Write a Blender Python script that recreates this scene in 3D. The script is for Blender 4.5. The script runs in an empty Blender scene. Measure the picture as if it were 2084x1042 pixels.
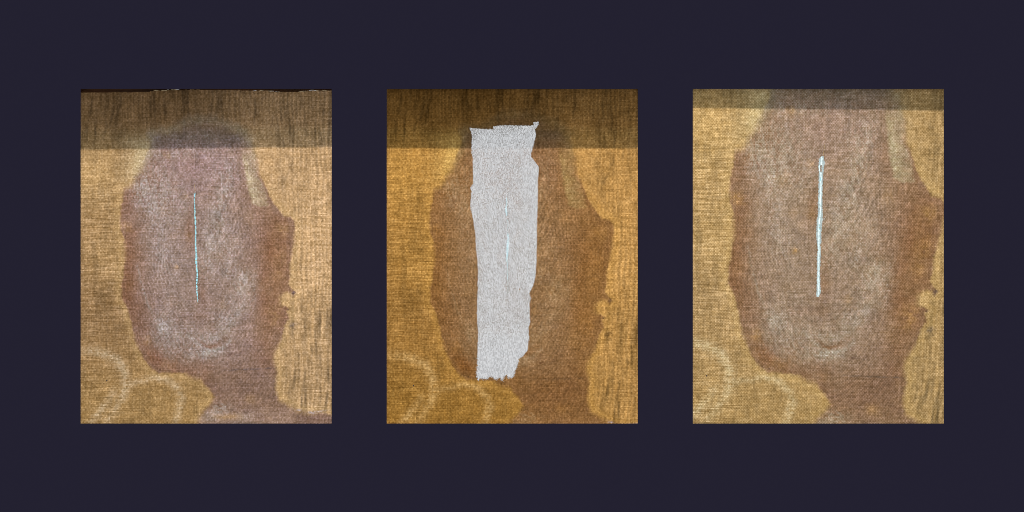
import bpy, math, random
import numpy as np
from mathutils import Vector

random.seed(7)
scene = bpy.context.scene
S = 0.00088                       # metres per picture pixel at the canvas plane
W, H = 511, 681                   # size of each opening in picture pixels
def X(px): return (px - 1042.0) * S
def Z(py): return (521.0 - py) * S

# ------------------------------------------------------------------ camera
cam = bpy.data.cameras.new("camera")
cam_o = bpy.data.objects.new("camera", cam)
scene.collection.objects.link(cam_o)
cam_o.location = (0, -6.0, 0)
cam_o.rotation_euler = (math.radians(90), 0, 0)
cam.sensor_width = 36.0
cam.lens = 36.0 * 6.0 / (2084 * S)
cam.clip_end = 50
scene.camera = cam_o
scene.view_settings.view_transform = 'Standard'
scene.view_settings.look = 'None'
scene.view_settings.exposure = 0.0
scene.view_settings.gamma = 1.0
scene.cycles.transparent_max_bounces = 16
scene.cycles.filter_width = 0.9          # a crisp lens

# ------------------------------------------------------------------ light
world = bpy.data.worlds.new("World"); scene.world = world
world.use_nodes = True
bg = world.node_tree.nodes["Background"]
bg.inputs[0].default_value = (0.82, 0.80, 0.78, 1)
bg.inputs[1].default_value = 1.0

def strip_lamp(name, loc, target, sx, sy, power, col):
    l = bpy.data.lights.new(name, 'AREA'); l.shape = 'RECTANGLE'
    l.size = sx; l.size_y = sy; l.energy = power; l.color = col
    o = bpy.data.objects.new(name, l); scene.collection.objects.link(o)
    o.location = loc
    o.rotation_euler = (Vector(target) - Vector(loc)).to_track_quat('-Z', 'Y').to_euler()
    return o
# the light behind the hung cloths: one long lamp, high up, shining down on their backs
LAMP = (0, 1.6, 1.25)
strip_lamp("back_lamp", LAMP, (0, 0.0, 0.0), 4.2, 0.11, 128, (1.0, 0.93, 0.86))
# and an added lamp that brightens the pale board seen through the tears
strip_lamp("board_fill_lamp", (0, 1.0, -1.9), (0, 2.4, 0.0), 3.5, 0.4, 40, (0.92, 0.98, 1.0))

# ------------------------------------------------------------------ helpers
def link(o): scene.collection.objects.link(o); return o
def mesh_obj(name, verts, faces, mat=None, parent=None, smooth=False):
    me = bpy.data.meshes.new(name)
    me.from_pydata([tuple(v) for v in verts], [], faces)
    me.update()
    if smooth:
        me.polygons.foreach_set("use_smooth", [True] * len(me.polygons))
    o = link(bpy.data.objects.new(name, me))
    if mat: me.materials.append(mat)
    if parent: o.parent = parent
    return o
def grid_obj(name, P, faces, mat, parent=None, attrs=None):
    me = bpy.data.meshes.new(name)
    used = np.zeros(len(P), bool); used[faces.ravel()] = True
    idx = np.cumsum(used) - 1
    P2 = P[used]; F = idx[faces]
    me.vertices.add(len(P2)); me.vertices.foreach_set("co", P2.astype(np.float32).ravel())
    n = len(F)
    me.loops.add(n * 4); me.loops.foreach_set("vertex_index", F.astype(np.int32).ravel())
    me.polygons.add(n)
    me.polygons.foreach_set("loop_start", np.arange(0, n * 4, 4, dtype=np.int32))
    me.polygons.foreach_set("loop_total", np.full(n, 4, dtype=np.int32))
    me.polygons.foreach_set("use_smooth", np.ones(n, dtype=bool))
    me.update(calc_edges=True)
    for k, (kind, A) in (attrs or {}).items():
        A = A[used]
        if kind == 'C':
            a = me.attributes.new(k, 'FLOAT_COLOR', 'POINT')
            a.data.foreach_set("color", np.c_[A, np.ones(len(A))].astype(np.float32).ravel())
        else:
            a = me.attributes.new(k, 'FLOAT', 'POINT')
            a.data.foreach_set("value", A.astype(np.float32).ravel())
    me.materials.append(mat)
    o = link(bpy.data.objects.new(name, me))
    if parent: o.parent = parent
    return o
def tag(o, label=None, cat=None, group=None, kind=None):
    if label: o['label'] = label
    if cat: o['category'] = cat
    if group: o['group'] = group
    if kind: o['kind'] = kind
    return o
def lin(c):
    c = np.asarray(c, float) / 255.0
    return np.where(c <= 0.04045, c / 12.92, ((c + 0.055) / 1.055) ** 2.4)

class N:
    def __init__(s, name):
        s.m = bpy.data.materials.new(name); s.m.use_nodes = True
        s.t = s.m.node_tree; s.t.nodes.clear()
        s.out = s.t.nodes.new('ShaderNodeOutputMaterial')
    def n(s, typ, **kw):
        nd = s.t.nodes.new(typ)
        ins = kw.pop('ins', {})
        for k, v in kw.items(): setattr(nd, k, v)
        for k, v in ins.items():
            if isinstance(v, bpy.types.NodeSocket): s.t.links.new(v, nd.inputs[k])
            else: nd.inputs[k].default_value = v
        return nd
    def math(s, op, a, b=0.0, c=0.0, clamp=False):
        return s.n('ShaderNodeMath', operation=op, use_clamp=clamp, ins={0: a, 1: b, 2: c}).outputs[0]
    def noise(s, vec, scale, detail=2.0, rough=0.5, dim='3D'):
        return s.n('ShaderNodeTexNoise', noise_dimensions=dim,
                   ins={'Vector': vec, 'Scale': scale, 'Detail': detail, 'Roughness': rough}).outputs['Fac']
    def vmul(s, vec, xyz):
        return s.n('ShaderNodeVectorMath', operation='MULTIPLY', ins={0: vec, 1: xyz}).outputs[0]
    def coords(s): return s.n('ShaderNodeTexCoord').outputs['Object']
    def scale_col(s, col, f):
        return s.n('ShaderNodeVectorMath', operation='SCALE', ins={0: col, 'Scale': f}).outputs[0]
    def done(s, sh): s.t.links.new(sh, s.out.inputs[0]); return s.m

# ---- noise on arrays
_rng = np.random.RandomState(11)
_LAT = _rng.rand(512, 512)
def vnoise(x, y, seed=0):
    x = x + seed * 37.17; y = y + seed * 91.73
    xi = np.floor(x).astype(int); yi = np.floor(y).astype(int)
    fx = x - xi; fy = y - yi
    fx = fx * fx * (3 - 2 * fx); fy = fy * fy * (3 - 2 * fy)
    g = lambda a, b: _LAT[(a & 511), (b & 511)]
    return ((g(xi, yi) * (1 - fx) + g(xi + 1, yi) * fx) * (1 - fy)
            + (g(xi, yi + 1) * (1 - fx) + g(xi + 1, yi + 1) * fx) * fy) * 2 - 1
def fbm(x, y, seed=0, oc=4, rough=0.5):
    r = 0; a = 1; t = 0
    for k in range(oc):
        r = r + a * vnoise(x * 2 ** k, y * 2 ** k, seed + k * 3.3); t += a; a *= rough
    return r / t
def sstep(a, b, x):
    t = np.clip((x - a) / (b - a), 0, 1); return t * t * (3 - 2 * t)
def seg_dist(u, v, pts, closed=False):
    d = np.full(u.shape, 1e9); par = np.zeros(u.shape)
    n = len(pts); m = n if closed else n - 1
    for i in range(m):
        ax, ay = pts[i][:2]; bx, by = pts[(i + 1) % n][:2]
        dx, dy = bx - ax, by - ay; L = dx * dx + dy * dy + 1e-9
        t = np.clip(((u - ax) * dx + (v - ay) * dy) / L, 0, 1)
        dd = (u - ax - t * dx) ** 2 + (v - ay - t * dy) ** 2
        w = dd < d
        d = np.where(w, dd, d); par = np.where(w, (i + t) / m, par)
    return np.sqrt(d), par
def inside(u, v, pts):
    c = np.zeros(u.shape, bool); n = len(pts)
    for i in range(n):
        ax, ay = pts[i]; bx, by = pts[(i + 1) % n]
        if ay == by: continue
        c ^= ((ay > v) != (by > v)) & (u < (bx - ax) * (v - ay) / (by - ay) + ax)
    return c
def sdist(u, v, pts):
    d, _ = seg_dist(u, v, pts, True)
    return np.where(inside(u, v, pts), d, -d)

# ------------------------------------------------------------------ the stain, in the first cloth's pixels
FACE = [(135,130),(121,168),(112,178),(107,190),(98,200),(87,206),(84,230),(82,252),(81,272),(83,291),(89,309),(90,340),(88,373),
 (82,400),(84,426),(91,440),(98,454),(103,472),(106,487),(111,510),(121,531),(131,552),(144,570),(160,578),(184,577),
 (214,580),(225,587),(245,592),(256,605),(267,618),(271,628),(262,645),(250,655),(243,668),(236,700),(530,700),(530,668),
 (509,664),(490,659),(467,661),(444,657),(428,649),(415,640),(402,634),(398,621),(395,608),(398,592),(400,575),(397,564),
 (391,552),(395,534),(402,520),(408,510),(411,497),(416,479),(423,469),(420,452),(426,448),(419,443),(407,441),(406,430),
 (407,421),(416,414),(428,414),(434,421),(437,413),(428,407),(423,397),(426,381),(426,356),(430,340),(432,317),(435,284),
 (433,268),(428,261),(412,258),(402,243),(390,229),(382,211),(372,191),(363,176),(359,144),(351,127),(346,101),(333,84),
 (301,70),(288,63),(255,60),(225,61),(205,70),(184,80),(160,84),(141,92),(143,112)]
WEDGE = [(326,120),(330,150),(334,170),(338,194),(343,212),(348,233),(364,240),(384,238),(378,212),(368,190),(360,176),(356,145),(348,120)]

def paint(u, v, pal, seed):
    """colour of the cloth, with fold and ripple shading put in, u v in first-cloth pixels"""
    wu = u + 1.8 * fbm(u / 14, v / 14, 1, 3) + 1.5 * vnoise(u / 2.2, v / 2.2, 2)
    wv = v + 1.8 * fbm(u / 14, v / 14, 5, 3) + 1.5 * vnoise(u / 2.2, v / 2.2, 6)
    C = np.zeros(u.shape + (3,))
    def mix(col, m):
        nonlocal C
        m = np.clip(m, 0, 1)[..., None]
        C = C * (1 - m) + lin(col) * m
    def blob(cx, cy, rx, ry, ang=0, soft=1.0):
        a = math.radians(ang); dx = wu - cx; dy = wv - cy
        p = (dx * math.cos(a) + dy * math.sin(a)) / rx; q = (-dx * math.sin(a) + dy * math.cos(a)) / ry
        return np.exp(-(p * p + q * q) * soft)
    # plain linen
    C[...] = lin(pal['left'])
    mix(pal['right'], sstep(180, 400, u))
    mix(pal['bottom'], sstep(470, 660, v) * (1 - sstep(300, 480, u)))
    mix(pal['bright'], blob(30, 170, 80, 90) * 0.55 + blob(120, 320, 70, 140) * 0 + blob(60, 340, 60, 60) * .3)
    n1 = fbm(u / 60, v / 60, seed + 10, 4)
    C *= (1 + 0.16 * n1)[..., None]
    # long vertical runs of size in the linen, mixed with painted crease shade
    vs = fbm(u / 7.0 + 1.2 * fbm(u / 60, v / 60, 20, 2), v / 55, 21, 3)
    wgt = 0.45 + 0.8 * sstep(160, 20, v) + 0.8 * sstep(400, 470, u) * sstep(380, 470, v)
    C *= (1 - 0.30 * wgt * np.clip(vs - 0.08, 0, 1) * 2.2)[..., None]
    C *= (1 + 0.14 * wgt * np.clip(-vs, 0, 1))[..., None]
    g1 = u + 10 * fbm(u / 70, v / 110, 301, 2) + 3 * fbm(u / 16, v / 40, 302, 2)
    wav = np.sin(2 * math.pi * g1 / 8.5) * (.6 + .6 * fbm(u / 30, v / 60, 303, 2))
    C *= (1 + 0.15 * wav * (.35 + .9 * sstep(150, 30, v) + .9 * sstep(390, 440, u)))[..., None]  # light and shade of wavy cloth ripples, put into the colour
    rows = np.sin(2 * math.pi * (v + 5 * fbm(u / 90, v / 60, 304, 2)) / 5.6) * (.4 + 1.0 * np.clip(fbm(u / 40, v / 30, 305, 2) + .3, 0, 1))
    C *= (1 + 0.07 * rows * sstep(150, 220, v) * sstep(200, 60, u))[..., None]
    # hard dark drips along the top, with crease shade painted in
    for (x0, y0, x1, y1, w, a) in DRIPS_CREASES:
        d, p = seg_dist(wu + 1.5 * fbm(v / 18, v / 30, 3 + x0 % 7, 2), wv, [(x0, y0), ((x0 + x1) / 2 + 2, (y0 + y1) / 2), (x1, y1)])
        C *= (1 - min(.7, a * .95) * np.exp(-(d / w) ** 2) * np.sin(math.pi * np.clip(p, .04, .96)) ** .6)[..., None]
    wrinkle_shade = np.sin((u + 9 * fbm(u / 40, v / 60, 31, 3)) / 3.4 + 5 * fbm(u / 50, v / 70, 33, 3))
    C *= (1 - 0.26 * (.5 + .5 * wrinkle_shade) ** 1.5 * sstep(395, 430, u) * sstep(380, 480, v) * (0.8 + 0.5 * fbm(u / 25, v / 50, 35, 2)))[..., None]  # wrinkle shade right of the neck, put into the colour
    # shade of curved folds right of the brow, put into the colour
    rr = np.hypot((u - 330) / 0.8, (v - 215))
    C *= (1 - 0.20 * np.clip(np.sin(rr / 5.2 + 2.5 * fbm(u / 40, v / 40, 41, 3)), 0, 1) * blob(415, 165, 35, 60))[..., None]
    # pale cream run left of the hair, pale halo along the cheek
    mix(pal['cream'], np.clip(blob(124, 140, 13, 34, 14) * .85 + blob(108, 150, 24, 50, 10) * .4 + blob(112, 108, 30, 12) * .3, 0, .85))
    sd = sdist(wu, wv, FACE)
    hs = sstep(125, 92, v + .10 * np.abs(u - 245)) 
    hw = 2.4 + 15 * hs + 3.0 * sstep(380, 430, u) * (1 - hs) * 0 
    hw = hw + 7 * np.clip(fbm(u / 30, v / 30, 8, 2) + .2, 0, 1) + 5 * blob(112, 180, 40, 40) + 5 * blob(350, 150, 30, 60) + 4 * blob(250, 650, 40, 40) + 4 * blob(450, 655, 70, 20)
    fm = sstep(-1, 1, (sd + hs * 9 * fbm(u / 16, v / 16, 7, 3) - hs * 3) / hw)
    halo = np.exp(-((sd + 7) / 7) ** 2) * (1 - fm)
    mix(pal['bright'], halo * .3 * sstep(150, 260, v))
    # faded rings of an old wet mark
    for pts, w, a in RINGS:
        d, p = seg_dist(wu, wv, pts)
        brk = 0.68 + 0.6 * fbm(u / 9, v / 9, 50, 3) + .45 * vnoise(u / 6, v / 1.7, 51)
        mix(pal['ring'], .8 * a * np.exp(-(d / (1.35 * w)) ** 2) * np.clip(brk, 0, 1) * np.sin(math.pi * np.clip(p, .06, .94)) ** .5)
    # face
    F = C.copy()
    base = C
    C = np.zeros_like(F); C[...] = lin(pal['face'])
    mix(pal['light'], blob(235, 320, 110, 210) * .15)
    mix(pal['pink'], blob(240, 150, 110, 70) * .8)
    mix(pal['brown'], sstep(60, 8, sd) * (0.55 + 0.4 * fbm(u / 22, v / 22, 60, 3)) * sstep(120, 230, v))
    mix(pal['brown'], blob(400, 320, 45, 95) * .95 + blob(385, 450, 30, 90) * .8)
    mix(pal['brown'], blob(93, 390, 18, 90) * .9)
    mix(pal['dark'], sstep(545, 600, v) * sstep(230, 300, u) * .75 + blob(345, 590, 60, 40) * .5)
    mix(pal['chin'], blob(143, 540, 26, 13, 55) * .95 + blob(165, 556, 22, 12, 20) * .55)
    mix(pal['chin'], blob(222, 285, 13, 42) * .55 + blob(247, 400, 12, 55) * .5 + blob(240, 465, 60, 10) * .15)
    mix(pal['hair'], sstep(122, 95, v) * .75)
    mix(pal['dark'], blob(400, 245, 18, 8, 50) * .5 + blob(388, 228, 10, 22, -30) * .4 + blob(427, 300, 7, 60) * .45)
    mix(pal['dark'], blob(385, 400, 12, 40) * .3 + blob(395, 520, 12, 40) * .35 + blob(305, 180, 9, 60, -12) * .0 + blob(331, 200, 7, 40, -14) * .45)
    # scumbled light areas
    for (cx, cy, rx, ry, an, a) in LIGHTS:
        tex = 0.62 + 0.9 * fbm(u / 5 - v / 13, v / 16, 70, 3)
        mix(pal['light'], .58 * a * blob(cx, cy, rx, ry, an) * np.clip(tex + .9 * vnoise(u / 1.9, v / 3.2, 73), 0, 1))
    for (cx, cy, r, a) in AMBER:
        mix(pal['amber'], .8 * a * blob(cx, cy, r * 1.2, r * 1.3) * np.clip(.6 + 1.0 * fbm(u / 6, v / 6, 71, 3), 0, 1))
    # brush marks running down to the left, deepened as painted crease shading
    q = (u * 0.92 + v * 0.38); pth = (v * 0.92 - u * 0.38)
    br = fbm(q / 3.6, pth / 22, 80, 3)
    bm = blob(305, 270, 75, 130) + .5 * blob(160, 300, 70, 120) + .5 * blob(330, 420, 50, 60)
    C *= (1 + 0.46 * br * np.clip(bm, 0, 1))[..., None]
    # faint contour-like ripple shading of the slack cloth, put into the stain colour
    g2 = np.hypot((u - 250) / .72, (v - 330) / 1.45) + 9 * fbm(u / 60, v / 90, 311, 2) + 2.5 * fbm(u / 18, v / 30, 312, 2)
    C *= (1 + 0.16 * np.sin(2 * math.pi * g2 / 8.0) * (.5 + .8 * fbm(u / 30, v / 40, 313, 2)))[..., None]
    vb = fbm(u / 3.2, v / 30, 84, 3)
    C *= (1 + 0.20 * vb * (0.35 + blob(230, 480, 120, 90) + blob(230, 130, 90, 50)))[..., None]
    # contours of the jaw and mouth
    mix(pal['chin'], 0.85 * blob(262, 525, 15, 4.2, -8) + .4 * blob(281, 515, 10, 3, -45))
    mix(pal['light'], (0.6 * blob(262, 537, 26, 8, -6) + .3 * blob(240, 505, 40, 8, 4)) * np.clip(.65 + .9 * vnoise(u / 2.2, v / 2.8, 48), 0, 1))  # highlight below the mouth, put into the colour
    for (cx, cy, rx, ry, a) in [(281,531,4,1.8,.7),(305,540,7,2,.75),(292,530,2,2,.5),(327,537,4,3,.3),(302,524,4,3,.4),(228,510,10,3,.25)]:
        mix(pal['spot'], a * blob(cx, cy, rx, ry))
    mix(pal['hair'], .35 * blob(280, 448, 40, 3, -3) + .3 * blob(205, 475, 34, 1.4, 0) + .3 * blob(200, 434, 26, 2, 0))  # bluish nose shadow and faint dark lines, put into the colour
    d, p = seg_dist(u + 0 * v, wv * .5 + v * .5, [(285, 573), (400, 568), (470, 565)])
    seam = .6 * np.exp(-(d / 1.5) ** 2) * (0.7 + .5 * vnoise(u / 5, v / 50, 90))
    mix(pal['seam'], seam * sstep(280, 300, u))
    # lighter arc of the far jaw
    d, p = seg_dist(wu + 4 * fbm(u / 9, v / 9, 44, 2), wv, [(340, 380), (335, 430), (300, 490), (262, 512)])
    mix(pal['light'], .22 * np.exp(-(d / 12) ** 2) * np.clip(.7 + fbm(u / 4, v / 9, 45, 2), 0, 1))
    d, p = seg_dist(wu, wv, [(115, 360), (122, 395), (135, 435), (148, 465), (165, 490)])
    mix(pal['light'], .28 * np.exp(-(d / 2.6) ** 2) * np.clip(.5 + 1.2 * vnoise(u / 3, v / 5, 46), 0, 1)); mix(pal['light'], .3 * blob(168, 482, 20, 26, -20) * np.clip(.7 + vnoise(u / 2, v / 3, 47), 0, 1))
    d, p = seg_dist(wu, wv, [(226, 496), (240, 512), (262, 527), (284, 520), (300, 504), (312, 486)])
    mix(pal['chin'], .42 * np.exp(-(d / 2.2) ** 2) * np.clip(.7 + .8 * vnoise(u / 6, v / 4, 49), 0, 1))  # dark side of the mouth ridge, painted in
    d, p = seg_dist(wu, wv, [(222, 503), (238, 520), (262, 535), (288, 528), (306, 510)])
    mix(pal['light'], .45 * np.exp(-(d / 3.2) ** 2) * np.clip(.7 + .8 * vnoise(u / 4, v / 3, 50), 0, 1))  # painted highlight along the same ridge
    # pale passage behind the temple
    wm = sstep(-3, 4, sdist(wu, wv, WEDGE)) * sstep(118, 150, v)
    mix(pal['wedge'], wm * (.90 - .45 * sstep(340, 366, u - (v - 190) * .25)) * (.8 + .5 * fbm(u / 7, v / 7, 93, 3)))
    # collar
    mix(pal['collar'], sstep(636, 668, v) * (.45 + .6 * fbm(u / 12, v / 12, 95, 3)) * sstep(470, 400, u))
    mix(pal['light'], .5 * blob(282, 650, 20, 10) * np.clip(.6 + vnoise(u / 4, v / 4, 61), 0, 1) + .3 * blob(265, 668, 25, 12) + .25 * blob(330, 668, 20, 8))
    mix(pal['amber'], .6 * blob(300, 668, 30, 6) + .3 * blob(345, 632, 12, 10))
    mix(pal['hair'], .8 * blob(330, 680, 40, 4))
    n2 = fbm(u / 11, v / 11, seed + 97, 4)
    C *= (1 + 0.16 * n2)[..., None]
    m = (fm * (.89 + .10 * fbm(u / 30, v / 30, 98, 2)) * (1 - 0.30 * sstep(105, 75, v) - 0.25 * blob(345, 110, 20, 40)) * (0.97 + .0 * u))[..., None]
    C = base * (1 - m) + C * m
    mix(pal['wedge'], .46 * np.exp(-((sd - 2) / 10) ** 2) * sstep(185, 120, v) * (.7 + .6 * fbm(u / 9, v / 9, 140, 3)))
    # tiny lavender scrapes on the collar's edge, small dark flecks
    mix((205, 200, 215), .8 * blob(443, 653, 3.5, 1.6) + .5 * blob(469, 659, 7, 1.6, 10) + .35 * blob(487, 656, 14, 1.5, -6))
    for (cx, cy, r, a) in FLECKS:
        mix((58, 42, 32), a * np.exp(-((u - cx) ** 2 + (v - cy) ** 2) / (r * r)))
    mix(pal['seam'], .55 * blob(432, 482, 8, 6) * (0.5 + fbm(u / 3, v / 3, 99, 2)) + .6 * blob(434, 415, 4, 3))
    mot = fbm(u / 7, v / 5, seed + 120, 4) ; mot2 = fbm(u / 2.6, v / 9, seed + 125, 2); mot3 = fbm(u / 14, v / 2.2, seed + 130, 2)
    C *= np.exp(.20 * mot - .10 * np.clip(-mot - .25, 0, 1) + .10 * mot2 + .11 * mot3)[..., None]
    return np.clip(C, 0.004, 1)

rd = random.Random(5)
DRIPS_CREASES = [(52,62,48,95,2.0,.45),(27,60,28,120,2.2,.40),(18,35,19,62,2.2,.28),(70,48,68,118,2.2,.22),(100,78,94,122,2.2,.22),(10,66,8,92,2.2,.26),
 (354,25,352,74,2.6,.42),(390,52,386,80,1.6,.4),(424,70,425,90,1.5,.40),(455,40,457,82,2.3,.40),(457,78,459,100,2.2,.45),(490,34,492,56,2.0,.45),
 (474,55,476,122,2.2,.40),(488,84,490,125,1.9,.52),(411,100,413,125,1.8,.38),(432,96,428,128,1.8,.3),(368,12,366,40,2.4,.22),(448,15,450,40,4.5,.30),
 (432,40,430,60,1.8,.34),(356,95,360,118,2,.2),(500,90,504,140,1.7,.34),(395,70,399,100,1.8,.3),(468,110,467,140,1.6,.3),(447,120,446,150,1.6,.26),
 (421,168,413,192,2.6,.42),(432,140,425,162,2.2,.34),(402,178,400,200,1.8,.25),(452,180,451,204,1.6,.3),(443,222,444,240,1.6,.3),(440,235,441,258,1.6,.3),
 (500,225,501,260,1.8,.25),(487,255,490,285,1.6,.24),(465,430,463,470,1.7,.3),(477,480,474,515,1.7,.3),(478,395,479,440,1.7,.34),(455,500,458,540,1.9,.34),
 (470,520,468,560,2.0,.36),(497,490,499,530,1.8,.32),(440,530,446,552,2,.3),(452,470,456,500,1.8,.3),(505,445,507,505,2,.3),(486,540,489,590,2,.22),
 (413,560,409,590,2.2,.26),(433,570,436,640,1.8,.24),(465,600,462,640,3,.16),(134,590,137,640,1.8,.24),(184,596,182,640,1.8,.24),(20,590,19,620,2,.22),
 (57,195,54,260,5,.18),(22,190,21,250,4,.14),(45,250,50,330,6,.18),(60,380,58,470,8,.18),(36,400,33,500,8,.15),(96,60,99,80,2,.2),(190,30,186,58,2.6,.22),(215,40,222,60,3,.2),(262,26,260,40,2.4,.25)]
RINGS = [([(0,532),(20,533),(40,536),(58,542),(74,552),(84,568),(91,586),(93,602),(88,622),(76,645),(60,668),(44,690)], 6.5, .66),
 ([(18,532),(30,534),(46,538)], 5, .5),
 ([(12,690),(26,672),(40,655),(52,640),(70,612)], 5.5, .6),
 ([(92,604),(112,598),(130,594),(148,588),(172,590),(190,600)], 5, .56),
 ([(185,596),(200,612),(205,630),(199,655),(190,690)], 5.5, .72)]
LIGHTS = [(147,240,13,12,0,.75),(122,205,14,30,8,.55),(150,190,40,35,0,.55),(190,240,40,35,0,.30),(165,210,60,60,0,.25),(290,215,16,70,14,.55),(270,300,22,90,12,.45),(305,330,26,50,10,.40),
 (285,170,40,30,0,.30),(325,395,12,26,14,.8),(350,415,10,45,8,.4),(155,290,26,50,0,.35),(180,370,30,40,0,.25),(165,345,18,30,0,.3),(168,478,16,20,0,.45),(215,500,70,25,0,.3),
 (240,540,50,18,0,.35),(305,450,22,50,10,.35),(285,470,20,20,0,.35),(195,440,30,30,0,.22),(230,110,100,25,0,.35),(180,135,60,12,0,.4),(250,92,14,7,0,.4),(185,520,50,30,0,.3),(255,345,12,40,10,.35),(300,370,12,20,0,.4)]
AMBER = [(176,135,5,.7),(95,280,9,.6),(170,245,9,.3),(195,362,3.5,.8),(410,286,9,.5),(402,378,9,.35),(394,455,11,.55),(395,475,9,.4),(136,512,9,.4),(215,218,5,.4),(345,265,8,.25),(218,300,7,.3),(188,300,6,.2),(20,135,6,.2),(290,440,8,.3),(172,565,12,.25),(410,340,16,.35)]
FLECKS = [(161,572,1.6,.8),(200,813-700+475,0,0) if False else (200,575,1.2,.3),(198,356,1.2,.7),(422,449,1.8,.7),(299,371,1.5,.5),(436,489,1.8,.5),(20,450,1.6,.3),(42,268,1.8,.4),(65,275,1.5,.3),(463,218,1.4,.4),(469,226,1.2,.4),(451,600-40,1.6,.3),(120,300,1.4,.3),(200,812/1.4,1,.2)]

PAIR_M = [((435,285),(459.6,285)),((53,594),(54.5,604)),((158,577),(164.6,589)),((272,631),(277,651)),((435,482),(452,500)),((82,281),(90.8,291)),
 ((82,411),(89,413)),((94,604),(101,618)),((343,571),(353,589)),((343,229),(369.5,237.5)),((326,153.6),(349,154)),((116,174),(119,172)),((398,592),(410,618))]
PAIR_R = [((53,594),(28.6,584)),((158,577),(158,577)),((272,631),(275,651)),((435,482),(490,493.5)),((116,174),(119,90)),((343,229),(403,177)),((82,281),(82,224)),
 ((82,411),(72,376)),((94,604),(79,598)),((262,525.5),(279,525)),((343,571),(359.5,589)),((151,237.6),(158,172)),((195,362.5),(210,326.6)),((398,592),(436.7,608)),((391,552),(428,571)),((232,205),(265,137))]
def homog(pairs):        # panel pixels -> first-cloth pixels
    A = []; b = []
    for (U, V), (x, y) in pairs:
        A.append([x, y, 1, 0, 0, 0, -U * x, -U * y]); b.append(U)
        A.append([0, 0, 0, x, y, 1, -V * x, -V * y]); b.append(V)
    A = np.array(A, float); b = np.array(b, float)
    sc_ = np.array([1, 1, 1, 1, 1, 1, 500., 500.])
    h = np.linalg.lstsq(A / sc_ * 1.0, b, rcond=None)[0] / sc_
    return h
def apply_h(h, x, y):
    w = h[6] * x + h[7] * y + 1
    return (h[0] * x + h[1] * y + h[2]) / w, (h[3] * x + h[4] * y + h[5]) / w

PAL_L = dict(left=(162,129,90), right=(199,164,121), bottom=(170,136,88), bright=(210,175,122), cream=(208,186,146), ring=(226,204,170),
 face=(147,120,111), pink=(163,134,134), brown=(134,95,73), dark=(136,109,98), chin=(132,92,72), hair=(140,122,113), light=(200,197,194),
 amber=(196,156,108), spot=(88,52,50), seam=(86,80,92), wedge=(196,182,152), collar=(180,150,134))
PAL_M = dict(left=(157,116,60), right=(182,139,80), bottom=(158,116,54), bright=(198,150,76), cream=(206,166,94), ring=(222,184,122),  # darker exposure and warmer white balance are put into these colours
 face=(134,100,68), pink=(136,98,70), brown=(130,90,50), dark=(128,90,56), chin=(118,76,38), hair=(122,98,74), light=(168,142,108),
 amber=(168,120,62), spot=(84,50,34), seam=(84,62,44), wedge=(160,134,88), collar=(164,120,76))
PAL_R = dict(left=(184,152,104), right=(186,154,104), bottom=(184,151,98), bright=(204,170,108), cream=(206,184,134), ring=(236,218,172),
 face=(149,122,102), pink=(160,133,119), brown=(134,95,66), dark=(136,105,84), chin=(136,96,66), hair=(132,116,100), light=(196,190,172),  # light tone also carries a grey sheen painted into the face
 amber=(204,156,84), spot=(88,56,48), seam=(84,76,74), wedge=(186,174,140), collar=(164,134,106))

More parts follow.
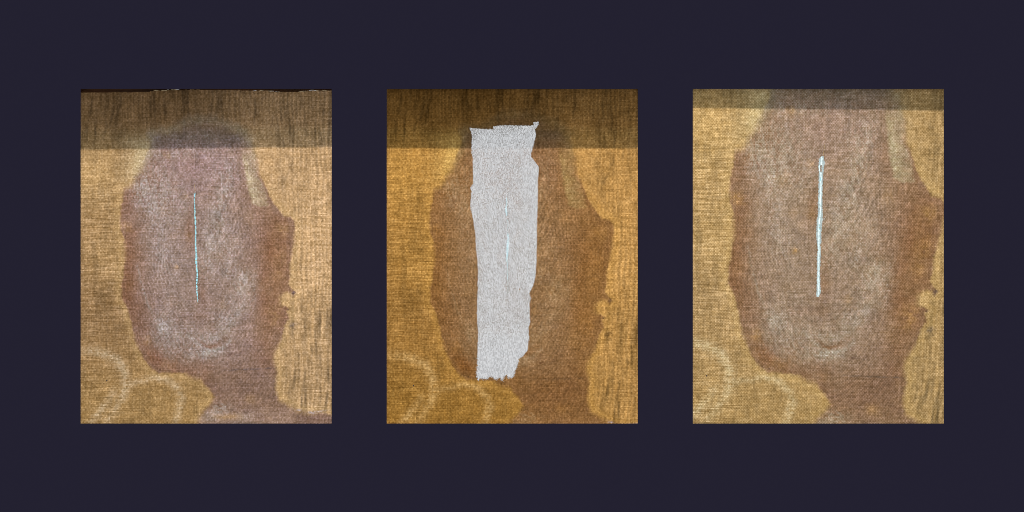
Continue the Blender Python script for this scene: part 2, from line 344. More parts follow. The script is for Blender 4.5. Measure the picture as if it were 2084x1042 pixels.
# ------------------------------------------------------------------ materials
def cloth_mat(name, pitch, k, thread=0.43, through=.5):
    """woven linen, lit from the front and letting light through from behind"""
    m = N(name)
    co = m.coords()
    col = m.n('ShaderNodeAttribute', attribute_name='stain').outputs['Color']
    rough = m.n('ShaderNodeAttribute', attribute_name='slub').outputs['Fac']
    p = pitch * S
    # slow drift of the threads, so the rows are never ruler straight
    dr = m.n('ShaderNodeTexNoise', noise_dimensions='3D', ins={'Vector': co, 'Scale': 9.0, 'Detail': 2.0}).outputs['Color']
    drv = m.n('ShaderNodeVectorMath', operation='SCALE', ins={0: dr, 'Scale': p * 3.2}).outputs[0]
    c2 = m.n('ShaderNodeVectorMath', operation='ADD', ins={0: co, 1: drv}).outputs[0]
    hz = m.noise(m.vmul(c2, (1 / (13 * p), 0, 1 / (.62 * p))), 1.0, 1.0, .6)   # weft threads, thick and thin
    vt = m.noise(m.vmul(c2, (1 / (.62 * p), 0, 1 / (9 * p))), 1.0, 1.0, .6)   # warp threads
    sep = m.n('ShaderNodeSeparateXYZ', ins={0: c2})
    ix = m.math('FLOOR', m.math('DIVIDE', sep.outputs[0], p)); iz = m.math('FLOOR', m.math('DIVIDE', sep.outputs[2], p * .94))
    def white(a, b, w):
        v = m.n('ShaderNodeCombineXYZ', ins={0: a, 1: b, 2: w}).outputs[0]
        return m.n('ShaderNodeTexWhiteNoise', noise_dimensions='3D', ins={'Vector': v}).outputs['Value']
    knot = white(ix, iz, 1.0)                                    # each crossing of the weave
    row = white(m.math('FLOOR', m.math('ADD', m.math('MULTIPLY', ix, .085), m.math('MULTIPLY', white(0.0, iz, 3.0), 9.0))), iz, 5.0)   # runs of one weft thread
    colm = white(ix, m.math('FLOOR', m.math('ADD', m.math('MULTIPLY', iz, .11), m.math('MULTIPLY', white(ix, 0.0, 4.0), 9.0))), 7.0)
    sx = m.math('SINE', m.math('MULTIPLY', sep.outputs[0], 2 * math.pi / p))
    sz = m.math('SINE', m.math('MULTIPLY', sep.outputs[2], 2 * math.pi / (p * .94)))
    wv = m.math('MULTIPLY', sx, sz)
    a = m.math('MULTIPLY', m.math('ADD', m.math('MULTIPLY', m.math('SUBTRACT', hz, .5), 1.9), m.math('MULTIPLY', m.math('SUBTRACT', row, .5), .5)), rough)
    b = m.math('ADD', m.math('MULTIPLY', m.math('SUBTRACT', vt, .5), .9), m.math('MULTIPLY', m.math('SUBTRACT', colm, .5), .25))
    c = m.math('MULTIPLY', m.math('SUBTRACT', knot, .5), .70)
    t = m.math('ADD', m.math('ADD', a, b), m.math('ADD', c, m.math('MULTIPLY', wv, .7)))
    t = m.math('MULTIPLY', t, thread * 1.6)
    # threads vary in density: thick ones are dark and brown, thin ones pale
    fr, fg, fb = (m.math('MULTIPLY', m.math('EXPONENT', m.math('MULTIPLY', t, q)), k) for q in (.86, .98, 1.30))
    fv = m.n('ShaderNodeCombineXYZ', ins={0: fr, 1: fg, 2: fb}).outputs[0]
    albedo = m.n('ShaderNodeVectorMath', operation='MULTIPLY', ins={0: col, 1: fv}).outputs[0]
    bump = m.n('ShaderNodeBump', ins={'Strength': .35, 'Distance': .0004, 'Height': m.math('ADD', t, m.math('MULTIPLY', wv, .3))}).outputs[0]
    d = m.n('ShaderNodeBsdfDiffuse', ins={'Color': albedo, 'Roughness': .6, 'Normal': bump}).outputs[0]
    tr = m.n('ShaderNodeBsdfTranslucent', ins={'Color': albedo}).outputs[0]
    mx = m.n('ShaderNodeMixShader', ins={0: through, 1: d, 2: tr}).outputs[0]
    return m.done(mx)

def plain(name, col, rough=.8, var=.1, scale=40, bump=.1):
    m = N(name); co = m.coords()
    n = m.noise(co, scale, 4, .6)
    f = m.math('ADD', 1 - var, m.math('MULTIPLY', n, 2 * var))
    cc = m.n('ShaderNodeRGB'); cc.outputs[0].default_value = (*col, 1)
    bp = m.n('ShaderNodeBump', ins={'Strength': bump, 'Distance': .001, 'Height': n}).outputs[0]
    return m.done(m.n('ShaderNodeBsdfPrincipled', ins={'Base Color': m.scale_col(cc.outputs[0], f), 'Roughness': rough, 'Normal': bp, 'Specular IOR Level': .2}).outputs[0])

def navy_mat():
    m = N('navy_board')
    return m.done(m.n('ShaderNodeBsdfDiffuse', ins={'Color': (0.0270, 0.0250, 0.0500, 1), 'Roughness': 1.0}).outputs[0])

def wood_mat():
    m = N('old_wood'); co = m.coords()
    g = m.noise(m.vmul(co, (6, 40, 160)), 1.0, 4, .6)
    big = m.noise(m.vmul(co, (5.5, 0, 5.5)), 1.0, 1, .5)
    r = m.n('ShaderNodeValToRGB', ins={0: m.math('ADD', m.math('MULTIPLY', g, .4), m.math('MULTIPLY', big, .6))})
    e = r.color_ramp.elements
    e[0].position = .42; e[0].color = (.035, .016, .006, 1)
    e[1].position = .62; e[1].color = (.17, .065, .015, 1)
    return m.done(m.n('ShaderNodeBsdfPrincipled', ins={'Base Color': r.outputs[0], 'Roughness': .7}).outputs[0])

def fibre_mat(name, col, mix_tr):
    m = N(name)
    d = m.n('ShaderNodeBsdfDiffuse', ins={'Color': (*col, 1)}).outputs[0]
    t = m.n('ShaderNodeBsdfTranslucent', ins={'Color': (*col, 1)}).outputs[0]
    return m.done(m.n('ShaderNodeMixShader', ins={0: mix_tr, 1: d, 2: t}).outputs[0])

def tissue_mat(name, col, cell, hole_amt, stretch, trans):
    """nonwoven tissue: felted fibres with pin holes between them"""
    m = N(name); co = m.coords()
    dens = m.n('ShaderNodeAttribute', attribute_name='dens').outputs['Fac']
    n1 = m.noise(m.vmul(co, (1 / (cell * S), 0, 1 / (cell * stretch * S))), 1.0, 2, .65)
    n2 = m.noise(m.vmul(co, (1 / (cell * 6 * S), 0, 1 / (cell * 9 * S))), 1.0, 2, .5)
    n3 = m.noise(m.vmul(co, (1 / (cell * .9 * S), 0, 1 / (cell * stretch * 2.6 * S))), 1.0, 1, .5)
    h = m.math('ADD', m.math('ADD', n1, m.math('MULTIPLY', m.math('SUBTRACT', n2, .5), .22)), dens)
    al = m.n('ShaderNodeMapRange', clamp=True, ins={0: h, 1: hole_amt - .05, 2: hole_amt + .03, 3: .42, 4: 1.0}).outputs[0]
    sp = m.n('ShaderNodeSeparateXYZ', ins={0: m.n('ShaderNodeVectorMath', operation='ADD', ins={0: co, 1: m.n('ShaderNodeVectorMath', operation='SCALE', ins={0: m.n('ShaderNodeTexNoise', ins={'Vector': co, 'Scale': 300.0}).outputs['Color'], 'Scale': .003}).outputs[0]}).outputs[0]})
    cx = m.math('FLOOR', m.math('DIVIDE', sp.outputs[0], 1.7 * S)); cz = m.math('FLOOR', m.math('DIVIDE', sp.outputs[2], 3.0 * S))
    wn = m.n('ShaderNodeTexWhiteNoise', noise_dimensions='3D', ins={'Vector': m.n('ShaderNodeCombineXYZ', ins={0: cx, 1: cz, 2: 2.0}).outputs[0]}).outputs['Value']
    n3 = m.math('ADD', n3, m.math('MULTIPLY', m.math('SUBTRACT', wn, .5), .42))
    sh = m.n('ShaderNodeMapRange', clamp=True, ins={0: n3, 1: .32, 2: .68, 3: .74, 4: 1.10}).outputs[0]
    cc = m.n('ShaderNodeRGB'); cc.outputs[0].default_value = (*col, 1)
    c = m.scale_col(cc.outputs[0], sh)
    bp = m.n('ShaderNodeBump', ins={'Strength': .5, 'Distance': .0005, 'Height': n1}).outputs[0]
    d = m.n('ShaderNodeBsdfDiffuse', ins={'Color': c, 'Normal': bp}).outputs[0]
    t = m.n('ShaderNodeBsdfTranslucent', ins={'Color': c}).outputs[0]
    s = m.n('ShaderNodeMixShader', ins={0: trans, 1: d, 2: t}).outputs[0]
    tp = m.n('ShaderNodeBsdfTransparent').outputs[0]
    return m.done(m.n('ShaderNodeMixShader', ins={0: al, 1: tp, 2: s}).outputs[0])

M_wood = wood_mat()
M_thread = fibre_mat('linen_thread', (.62, .52, .34), .4)
M_dark = fibre_mat('dark_thread', (.10, .06, .035), .1)
M_white = fibre_mat('white_fibre', (.86, .88, .90), .45)
M_amber = fibre_mat('amber_thread', (.80, .62, .34), .4)

# ------------------------------------------------------------------ setting: board with three openings, added pale board behind
OPEN = [(164, 675), (787, 1298), (1410, 1921)]; VT, VB = 181, 862
def board():
    xs = [X(-700)] + [X(a) for o in OPEN for a in o] + [X(2784)]
    zs = [Z(-350), Z(VT), Z(VB), Z(1392)]
    y0, y1 = 0.0, 0.0012
    V = []; F = []
    def vi(i, j, b): return (j * len(xs) + i) * 2 + b
    for j in range(4):
        for i in range(len(xs)):
            V += [(xs[i], y0, zs[j]), (xs[i], y1, zs[j])]
    for j in range(3):
        for i in range(len(xs) - 1):
            hole = (j == 1 and i % 2 == 1)
            if not hole:
                F += [(vi(i, j, 0), vi(i, j + 1, 0), vi(i + 1, j + 1, 0), vi(i + 1, j, 0)),
                      (vi(i, j, 1), vi(i + 1, j, 1), vi(i + 1, j + 1, 1), vi(i, j + 1, 1))]
            else:
                for (a, b) in (((i, j), (i + 1, j)), ((i + 1, j), (i + 1, j + 1)), ((i + 1, j + 1), (i, j + 1)), ((i, j + 1), (i, j))):
                    F.append((vi(*a, 0), vi(*b, 0), vi(*b, 1), vi(*a, 1)))
    n = len(xs) - 1
    for i in range(n):
        F.append((vi(i, 0, 0), vi(i + 1, 0, 0), vi(i + 1, 0, 1), vi(i, 0, 1)))
        F.append((vi(i + 1, 3, 0), vi(i, 3, 0), vi(i, 3, 1), vi(i + 1, 3, 1)))
    for j in range(3):
        F.append((vi(0, j + 1, 0), vi(0, j, 0), vi(0, j, 1), vi(0, j + 1, 1)))
        F.append((vi(n, j, 0), vi(n, j + 1, 0), vi(n, j + 1, 1), vi(n, j, 1)))
    return mesh_obj('wall', V, F, navy_mat())
tag(board(), 'dark navy board around the three openings', kind='structure')
bw = mesh_obj('added_backboard', [(a, b, c) for b in (2.4, 2.45) for a, c in ((-1.5, -.6), (1.5, -.6), (1.5, .6), (-1.5, .6))],  # pale board added so that the tears show bright
              [(0, 1, 2, 3), (5, 4, 7, 6), (4, 0, 3, 7), (1, 5, 6, 2), (3, 2, 6, 7), (4, 5, 1, 0)], plain('pale_backboard', (.38, .76, .86), .9, .03, 3, .02))
tag(bw, kind='structure')

# ------------------------------------------------------------------ threads
def tube(name, pts, r, mat, parent, sides=5):
    V = []; F = []
    P = [Vector(p) for p in pts]
    for i, p in enumerate(P):
        t = (P[min(i + 1, len(P) - 1)] - P[max(i - 1, 0)]).normalized()
        a = t.cross(Vector((0, 1, 0.01))).normalized(); b = t.cross(a)
        rr = r * (0.35 if i in (0, len(P) - 1) else 1)
        for k in range(sides):
            w = 2 * math.pi * k / sides
            V.append(p + (a * math.cos(w) + b * math.sin(w)) * rr)
    for i in range(len(P) - 1):
        for k in range(sides):
            k2 = (k + 1) % sides
            F.append((i * sides + k, i * sides + k2, (i + 1) * sides + k2, (i + 1) * sides + k))
    F.append(tuple(range(sides))[::-1]); F.append(tuple((len(P) - 1) * sides + k for k in range(sides)))
    return mesh_obj(name, V, F, mat, parent, True)

YC = 0.0040          # depth of the cloth behind the board's face
def relief(u, v, seed):
    """creases and slackness of the cloth, metres (towards the viewer is negative)"""
    r = 0.0010 * fbm(u / 90, v / 120, seed + 200, 3)
    r = r + 0.00035 * fbm(u / 9, v / 60, seed + 210, 3) * (0.4 + sstep(200, 60, v) + sstep(400, 450, u) * .8)
    r = r + 0.00018 * fbm(u / 7, v / 7, seed + 220, 3)
    return r

def make_canvas(ox, pairs, pal, mat, slit, seed, top_edge=None, name='torn_canvas', bar_bottom=266, tilt=0.0):
    root = link(bpy.data.objects.new(name, None))
    root.location = (X(ox + W / 2), YC, Z(VB + 16))
    def loc(u, v, y=0.0):       # panel pixel -> local coordinates of the canvas
        return ((u - W / 2) * S, y, (H + 16 - v) * S)
    # columns: finer beside the slit
    us = list(np.arange(-14, W + 14.1, 1.35))
    if slit:
        lo = min(s[1] for s in slit) - 5; hi = max(s[1] for s in slit) + 5
        us = [u for u in us if u < lo or u > hi] + list(np.arange(lo, hi, .45))
    us = np.array(sorted(us)); vs = np.arange(-14 if top_edge is None else -1, H + 14.1, 1.35)
    U, V = np.meshgrid(us, vs)
    jx = 0.0
    LU, LV = (U, V) if pairs is None else apply_h(homog(pairs), U, V)
    C = paint(LU, LV, pal, seed)
    Y = relief(LU, LV, seed)
    slub = 0.55 + 0.55 * sstep(150, 40, LU) * sstep(120, 230, LV) + .35 * sstep(430, 480, LU) + 0.25 * fbm(LU / 70, LV / 40, seed + 5, 2)
    keepc = np.ones((len(vs) - 1, len(us) - 1), bool)
    cu = (us[:-1] + us[1:]) / 2; cv = (vs[:-1] + vs[1:]) / 2
    CU, CV = np.meshgrid(cu, cv)
    if slit:
        sv = [s[0] for s in slit]
        c = np.interp(CV, sv, [s[1] for s in slit]); w = np.interp(CV, sv, [s[2] for s in slit], left=0, right=0)
        nrow = np.random.RandomState(seed).rand(len(cv)); nl = np.random.RandomState(seed + 1).rand(len(cv))
        L = c - w / 2 + (nl[:, None] - .5) * 1.1 * (w > 0); R = c + w / 2 + (nrow[:, None] - .5) * 1.1 * (w > 0)
        keepc &= ~((CU > L) & (CU < R) & (w > 0.3))
        # cloth curls a little at the torn edge
        cc = np.interp(V, sv, [s[1] for s in slit]); ww = np.interp(V, sv, [s[2] for s in slit], left=0, right=0)
        Y = Y - 0.0006 * np.exp(-((U - cc) / 4.5) ** 2) * np.clip(ww, 0, 1.5)
    if top_edge:
        te = np.interp(CU, [t[0] for t in top_edge], [t[1] for t in top_edge]) + .5 * vnoise(CU / 5, CV * 0, 8)
        keepc &= CV > te
    P = np.stack([(U - W / 2) * S, Y, (H + 16 - V) * S], -1).reshape(-1, 3)
    idx = np.arange(U.size).reshape(U.shape)
    a = idx[:-1, :-1][keepc]; b = idx[:-1, 1:][keepc]; c_ = idx[1:, 1:][keepc]; d = idx[1:, :-1][keepc]
    F = np.stack([a, d, c_, b], -1)
    cloth = grid_obj('cloth', P, F, mat, root, {'stain': ('C', C.reshape(-1, 3)), 'slub': ('F', slub.reshape(-1))})
    # stretcher bar along the top, behind the cloth
    zt = (H + 16 + 80) * S; zb = (VB + 16 - bar_bottom) * S
    x0, x1 = -W / 2 * S - .035, W / 2 * S + .035
    y0, y1 = 0.026, 0.048
    ch = 0.0015
    prof = [(y0, zb + ch), (y0 + ch, zb), (y1 - ch * .3, zb), (y1, zb + ch * .3), (y1, zt - ch), (y1 - ch, zt), (y0 + ch, zt), (y0, zt - ch)]
    VV = [(x, y, z) for x in (x0, x1) for (y, z) in prof]
    n = len(prof)
    FF = [(i, (i + 1) % n, n + (i + 1) % n, n + i) for i in range(n)] + [tuple(range(n))[::-1], tuple(range(n, 2 * n))]
    VV = [(x, y, z + x * tilt) for (x, y, z) in VV]
    bar = mesh_obj('stretcher_bar', VV, FF, M_wood, root)
    return root, cloth, loc, (lambda u, v: float(relief(*((np.array([u]), np.array([v])) if pairs is None else apply_h(homog(pairs), np.array([u]), np.array([v]))), seed)[0]))

def yat(rel, u, v, lift): return rel(u, v) - lift

# ---- first cloth: open tear
SL = [(211,232,.6),(213,232.2,1.6),(216,231.8,3.0),(220,231.4,1.8),(226,231.2,1.3),(232,231.4,1.5),(243,232,2.4),(250,232.4,2.6),(256,232,1.8),(266,233,3.0),(276,233.4,2.4),(292,234,2.6),
      (305,233.6,2.5),(317,233.6,2.9),(330,234.5,2.5),(338,235,2.9),(343,235.5,3.6),(349,234.6,3.6),(361,235.8,2.9),(377,237,2.7),(388,236.4,2.5),(395,236,2.5),(404,236.2,2.1),(417,236.8,2.2),(425,237.4,1.2),(431,238,.7),(434,238.2,.3)]
TOPE = [(-20,7.2),(0,7.2),(40,6.6),(100,6.4),(128,5.8),(140,5.0),(152,3.2),(170,3.0),(182,2.0),(230,.9),(300,1.8),(340,3.2),(380,3.6),(392,4.6),(400,5.8),(440,6.0),(455,4.8),(470,2.6),(500,3.6),(530,4)]
K = 0.62
mL = cloth_mat('linen_first', 2.75, K)
r1, c1, loc1, rel1 = make_canvas(164, None, PAL_L, mL, SL, 1, TOPE, tilt=.011)
tag(r1, 'leftmost canvas, pinkish brown stain split by a thin open tear, dark wood along its top', 'canvas', 'torn linen canvases shown side by side')
rt = random.Random(3)
for k in range(34):      # broken threads bridging the tear
    v = 222 + k * 6.1 + rt.uniform(-2, 2)
    c = np.interp(v, [s[0] for s in SL], [s[1] for s in SL])
    w = np.interp(v, [s[0] for s in SL], [s[2] for s in SL])
    dv = rt.uniform(-1.5, 1.5)
    pts = [loc1(c - w * .8, v, yat(rel1, c, v, .0010)), loc1(c + rt.uniform(-.3, .3), v + dv * .4, yat(rel1, c, v, .0013)), loc1(c + w * .8, v + dv, yat(rel1, c, v, .0010))]
    tube('bridging_thread', pts, rt.choice((.3, .4, .75)) * S, M_dark if rt.random() < .7 else M_thread, c1, 4)
for k in range(14):      # pale frayed ends at the foot and head of the tear
    v = rt.choice([rt.uniform(386, 440), rt.uniform(428, 440), rt.uniform(205, 214)])
    c = 238 if v > 380 else 232.2
    a = rt.uniform(0, 6.3); l = rt.uniform(1.5, 4)
    pts = [loc1(c + rt.uniform(-1, 1), v, yat(rel1, c, v, .001)), loc1(c + l * .5 * math.cos(a), v + l * .5 * math.sin(a) + .5, yat(rel1, c, v, .0016)), loc1(c + l * math.cos(a + .5), v + l * math.sin(a + .5), yat(rel1, c, v, .0013))]
    tube('frayed_end', pts, .38 * S, M_white if k % 2 else M_thread, c1, 4)
tube('loose_thread', [loc1(232.3, 212, yat(rel1, 232, 212, .0012)), loc1(232.6, 204, yat(rel1, 232, 204, .0014)), loc1(231.8, 198, yat(rel1, 232, 198, .0014)), loc1(232.5, 190, yat(rel1, 232, 190, .0012))], .5 * S, M_amber, c1)
for (u0, u1, n) in ((142, 200, 11), (345, 398, 9), (440, 508, 10)):     # white frayed threads on the cut top edge
    for k in range(n):
        u = rt.uniform(u0, u1); l = rt.uniform(4, 13)
        e = lambda q: np.interp(q, [t[0] for t in TOPE], [t[1] for t in TOPE])
        pts = [loc1(u + l * q, e(u + l * q) + rt.uniform(-.9, .5), -.0012 - rt.uniform(0, .0004)) for q in (0, .35, .7, 1)]
        tube('frayed_end', pts, rt.uniform(.25, .5) * S, M_white if rt.random() < .3 else M_thread, c1, 4)

# ---- second cloth: tear under tissue
SM = [(218,244,.5),(222,244,1.8),(234,244.4,2.4),(238,243.6,2.2),(243,243,4.6),(252,243.6,3.4),(259,244.4,1.6),(262,245,.5),(282,246,.5),(292,246.6,.6),(299,247,3.2),(306,247,5.2),(314,247,5.6),(323,245.8,5.2),(336,245.4,4.8),(343,244.6,3.6),(349,244,2.4),(356,246,1.3),(372,246.2,.8),(384,246.4,1.3),(410,246.5,.6),(412,246.5,.2)]
mM = cloth_mat('linen_second', 2.75, K, through=.58)
r2, c2_, loc2, rel2 = make_canvas(787, PAIR_M, PAL_M, mM, SM, 2)
tag(r2, 'middle canvas of linen toned deep amber for its exposure, its tear hidden beneath a long white tissue strip', 'canvas', 'torn linen canvases shown side by side')

PATCH = [(169,79),(197,82),(217,82),(217,76.5),(228,74.5),(247,74.3),(293,74.8),(300,72.5),(298.5,69),(301,67.3),(309.5,66.7),(309,72.5),(301.5,82.6),(304,92),(299.5,111),(294,132),(294,137.7),(309.5,158.5),(309.5,165),(307.5,188),
 (307.5,229),(306,270),(305.5,323),(305,349),(302.8,380),(298,401),(290,416),(294,427),(290.7,436),(291,454),(291.4,468),(292.7,473),(288.7,485),(290,509),(286,533),(276.6,544),(269,549.6),(264.5,568.4),(257.8,584.5),(253.8,588),(249.7,586),
 (248.4,589.5),(244.3,582),(239,584.5),(235.6,595),(232,588.5),(228,588),(223,592.6),(217.5,588.5),(211.4,584),(206.7,588.5),(198.7,590.6),(190.6,588),(186,594),(183,584.5),(184,563),(185,536),(186,496),(184,469),(184,423),(186,404),(184.6,399),
 (186,376),(184.6,349),(182,329),(180.5,296),(178,280),(175,259),(170.5,245),(170.5,233),(172,216),(171,200),(176,193),(176,188),(175,140),(172.5,129.6),(173,103),(174,97),(173,92)]
def make_tissue():
    root = link(bpy.data.objects.new('tissue_strip', None))
    root.location = (X(787 + 184), YC - .001, Z(181 + 594))
    st = .8
    us = np.arange(164, 316, st); vs = np.arange(62, 600, st)
    U, V = np.meshgrid(us, vs); CU, CV = U[:-1, :-1] + st / 2, V[:-1, :-1] + st / 2
    sd = sdist(CU, CV, PATCH)
    fr = .9 * vnoise(CU / 1.3, CV / 2.4, 3) + .5 * vnoise(CU / .9, CV / 1.1, 9)
    low = sstep(540, 585, CV)
    keep = sd > (fr * (.9 + .9 * low) + .2)
    keep &= np.hypot(CU - 270.5, (CV - 407.6) * .8) > 1.4
    LU, LV = apply_h(homog(PAIR_M), U, V)
    base = relief(LU, LV, 2) - .00075
    ww = np.interp(V, [s[0] for s in SM], [s[2] for s in SM], left=0, right=0)
    # a folded lap on the right flank and lengthwise puckers
    y = base - .00022 * (1 + fbm(U / 6, V / 22, 301, 3)) - .00035 * sstep(286, 289, U + 8 * fbm(V / 30, U / 300, 5, 2)) * sstep(250, 330, V) * sstep(425, 405, V)
    rim = sdist(U, V, PATCH)
    y = y - .0004 * np.exp(-np.clip(rim, 0, 50) / 3) * (1 + vnoise(U / 9, V / 9, 77)) * .5
    dens = .01 + .10 * sstep(470, 560, V) + .035 * sstep(255, 300, U) * sstep(380, 230, V) + .05 * sstep(270, 296, U) * sstep(330, 400, V) * sstep(425, 405, V)
    cx_ = np.interp(V, [s[0] for s in SM], [s[1] for s in SM])
    dens = dens - .10 * np.exp(-((U - cx_) / 2.6) ** 2) * np.clip(ww, 0, 1)
    dens = dens - .05 * sstep(100, 80, V) - .035 * np.exp(-((U - 246) / 3) ** 2 - ((V - 392) / 60) ** 2) + .05 * fbm(U / 34, V / 50, 310, 3)
    dens = dens - .02 * np.exp(-((U - 225) / 40) ** 2 - ((V - 500) / 50) ** 2)
    P = np.stack([(U - 184) * S, y + .001, (594 - V) * S], -1).reshape(-1, 3)
    idx = np.arange(U.size).reshape(U.shape)
    F = np.stack([idx[:-1, :-1][keep], idx[1:, :-1][keep], idx[1:, 1:][keep], idx[:-1, 1:][keep]], -1)
    sh = grid_obj('tissue_sheet', P, F, tissue_mat('tissue', (.84, .88, .93), 1.7, .455, 1.5, .10), root, {'dens': ('F', dens.reshape(-1))})
    # pulled fibres all round the torn rim, too fine to count
    Vv = []; Ff = []
    rr = random.Random(9)
    n = len(PATCH)
    per = []
    for i in range(n):
        a, b = PATCH[i], PATCH[(i + 1) % n]
        L = math.hypot(b[0] - a[0], b[1] - a[1])
        for _ in range(int(L * 1.6) + 1):
            t = rr.random(); per.append((a[0] + t * (b[0] - a[0]), a[1] + t * (b[1] - a[1]), (b[1] - a[1]) / (L + 1e-6), -(b[0] - a[0]) / (L + 1e-6)))
    pu = np.array([p[0] for p in per]); pv = np.array([p[1] for p in per])
    lu, lv = apply_h(homog(PAIR_M), pu, pv); py = relief(lu, lv, 2) - .0011
    for (u, v, nx, ny), yy in zip(per, py):
        l = rr.uniform(.8, 2.6) * (1.7 if v > 540 else 1)
        dx = nx * l * rr.uniform(-.2, 1) + rr.uniform(-.7, .7); dy = ny * l * rr.uniform(-.2, 1) + rr.uniform(-1.2, 1.2)
        if v > 575: dy = abs(dy) + rr.uniform(0, 2)
        if 128 < v < 160 and u > 290: dx *= .3
        w = .28
        k = len(Vv)
        m = math.hypot(dx, dy) + 1e-6; ax, ay = -dy / m * w, dx / m * w
        for (q, s) in ((0, 1), (.6, .8), (1, .2)):
            uu, vv = u + dx * q - nx * .6, v + dy * q - ny * .6
            Vv.append(((uu + ax * s - 184) * S, yy + .001, (594 - vv - ay * s) * S)); Vv.append(((uu - ax * s - 184) * S, yy + .001, (594 - vv + ay * s) * S))
            Vv.append(((uu - 184) * S, yy + .001 - w * S * s, (594 - vv) * S))
        for j in (0, 3):
            for (p, q) in ((0, 1), (1, 2), (2, 0)):
                Ff.append((k + j + p, k + j + q, k + j + 3 + q, k + j + 3 + p))
    fz = mesh_obj('rim_fibre', Vv, Ff, M_white, root)
    fz['kind'] = 'stuff'
    return root
ts = make_tissue()
tag(ts, 'long torn strip of white speckled tissue laid upright over the middle canvas', 'tissue')

# ---- third cloth: tear closed with a narrow line of white tissue
mR = cloth_mat('linen_third', 3.15, K)
SR = [(137,263.5,1.2),(141,262.5,3.2),(150,262,4.6),(154,262,3.0),(156,258,1.6),(168,258,1.6),(172,261,3.2),(200,260.5,3.2),(230,259.6,3.2),(250,259.8,2.6),(262,258.5,2.8),(266,257.6,3.8),(280,257,3.2),(296,256.6,3.6),(311,256.8,3),(322,256.6,2.2),(342,256.6,2.6),(357,256,3),(371,255.8,3),(402,256,3.4),(413,256.4,3.6),(420,255.6,2.4),(423,255.2,.6)]
r3, c3, loc3, rel3 = make_canvas(1410, PAIR_R, PAL_R, mR, SR, 3, bar_bottom=189, tilt=-.011)
tag(r3, 'rightmost canvas of golden linen, head stain larger, a white fibrous line closing its tear', 'canvas', 'torn linen canvases shown side by side')
LINE = [(136,262.2,266.5),(143,257.9,266),(150.7,256.5,268.4),(157,256.5,267.2),(167,257,265.8),(176.6,257,264.5),(196,257,264),(219,256.3,263.3),(238,255.5,263.6),(257,255.8,264),(262,254.6,264),(265,253,264),(280,252.6,262.2),(296,251.7,261.2),(311,253,261.2),(319,253.8,258.9),
        (328,255,260.2),(342,253.4,259.7),(357,253.4,259),(371,253.4,258.2),(383,253.1,259.1),(402,253,259.2),(411,252.6,260.5),(418,252.2,258.5),(422.5,252.8,256.8),(424,254,255)]
LH = [(154.5,169,259.0,263.2),(180,186.5,258.2,261.8),(275,287,257,260)]
def make_line():
    st = .5
    us = np.arange(248, 273, st); vs = np.arange(132, 427, st)
    U, V = np.meshgrid(us, vs); CU, CV = U[:-1, :-1] + st / 2, V[:-1, :-1] + st / 2
    lv = [l[0] for l in LINE]
    L = np.interp(CV, lv, [l[1] for l in LINE]); R = np.interp(CV, lv, [l[2] for l in LINE])
    f1 = .8 * vnoise(CV / 1.5, CV * 0, 3) + .5 * vnoise(CU / 1.2, CV / 1.2, 14)
    f2 = .8 * vnoise(CV / 1.5, CV * 0 + 9, 5) + .5 * vnoise(CU / 1.2, CV / 1.2, 17)
    keep = (CU > L - .5 + f1) & (CU < R + .5 + f2) & (CV > 136.5) & (CV < 423.5)
    for (a, b, c, d) in LH:
        e = .6 * vnoise(CU / 1.4, CV / 2, 21)
        keep &= ~((CV > a + e) & (CV < b + e) & (CU > c + .75 + e * .6) & (CU < d - .75 - e * .6))
    LU, LV = apply_h(homog(PAIR_R), U, V)
    y = relief(LU, LV, 3) - .0012 - .0003 * fbm(U / 1.6, V / 4, 40, 2)
    dens = .15 + .12 * fbm(U / 2.2, V / 6, 60, 2)
    P = np.stack([(U - W / 2) * S, y, (H + 16 - V) * S], -1).reshape(-1, 3)
    idx = np.arange(U.size).reshape(U.shape)
    F = np.stack([idx[:-1, :-1][keep], idx[1:, :-1][keep], idx[1:, 1:][keep], idx[:-1, 1:][keep]], -1)
    o = grid_obj('tear_filling', P, F, tissue_mat('filling', (.76, .95, .99), 1.3, .35, 1.6, .26), r3, {'dens': ('F', dens.reshape(-1))})
    o['label'] = 'narrow white fibrous line along the tear'
    return o
ln = make_line()
rt = random.Random(21)
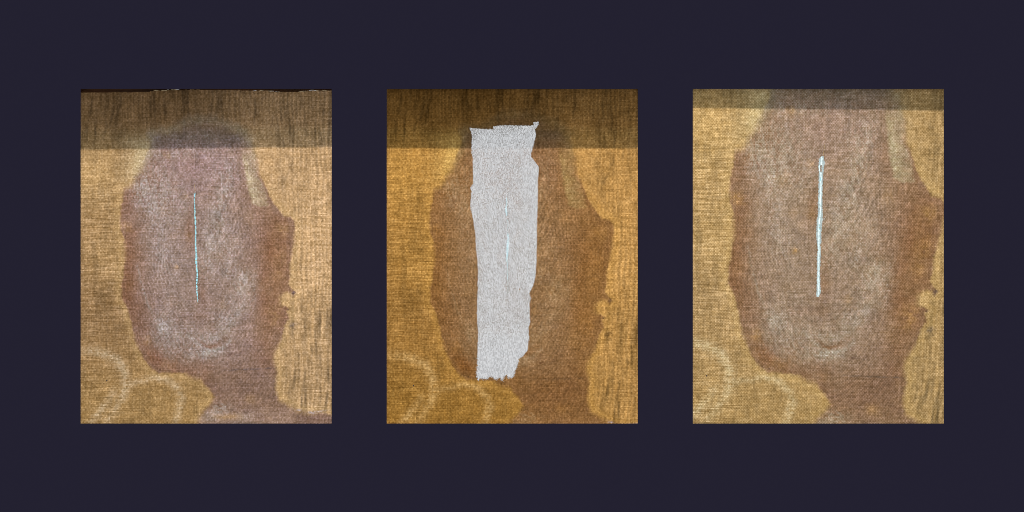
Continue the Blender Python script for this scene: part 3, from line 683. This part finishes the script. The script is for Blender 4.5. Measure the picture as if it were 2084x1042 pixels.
for k in range(60):
    v = rt.uniform(140, 421)
    side = rt.choice((-1, 1))
    e = np.interp(v, [l[0] for l in LINE], [l[1 if side < 0 else 2] for l in LINE])
    l = rt.uniform(1.2, 3.2)
    y = yat(rel3, e, v, .0017)
    pts = [loc3(e - side * 1.2, v, y), loc3(e + side * l * .35, v + rt.uniform(-1, 1), y - .0003), loc3(e + side * l, v + rt.uniform(-2.4, 2.4), y)]
    tube('pulled_fibre', pts, rt.uniform(.2, .34) * S, M_white, ln, 4)
y = yat(rel3, 265, 264, .0018)
tube('fibre_loop', [loc3(263.5, 262, y), loc3(266, 263, y), loc3(268.6, 264, y), loc3(268.5, 267, y), loc3(266.5, 266.8, y), loc3(264, 265, y)], .42 * S, M_white, ln)
tube('fibre_loop', [loc3(269.2, 264, y), loc3(269.6, 261, y), loc3(269.4, 259, y)], .4 * S, M_white, ln)
tube('fibre_loop', [loc3(255.5, 232, y), loc3(253, 233.5, y), loc3(251.6, 235.8, y)], .35 * S, M_white, ln)
tube('loose_thread', [loc3(265, 138, y), loc3(266.3, 131, y), loc3(267.2, 124, y), loc3(267.7, 117, y), loc3(268, 111, y)], .5 * S, M_amber, c3)
# specks of old paint on the linen, one on each cloth
for (rt_, lc, rl, u, v, cl) in ((r1, loc1, rel1, 53, 594, c1), (r2, loc2, rel2, 54.5, 604, c2_), (r3, loc3, rel3, 28.6, 584, c3)):
    V = []; F = []
    x, yy, z = lc(u, v, yat(rl, u, v, .0003))
    for j, (h, q) in enumerate(((0, 1), (-.0004, .8), (-.0006, .1))):
        for k in range(8):
            a = k * math.pi / 4
            V.append((x + 1.25 * S * q * math.cos(a) * (1 + .2 * math.sin(3 * a)), yy + h, z + 1.8 * S * q * math.sin(a)))
    for j in range(2):
        for k in range(8):
            F.append((j * 8 + k, j * 8 + (k + 1) % 8, j * 8 + 8 + (k + 1) % 8, j * 8 + 8 + k))
    F.append(tuple(range(16, 24)))
    mesh_obj('paint_speck', V, F, bpy.data.materials.get('speck') or plain('speck', (.035, .035, .05), .6), cl)
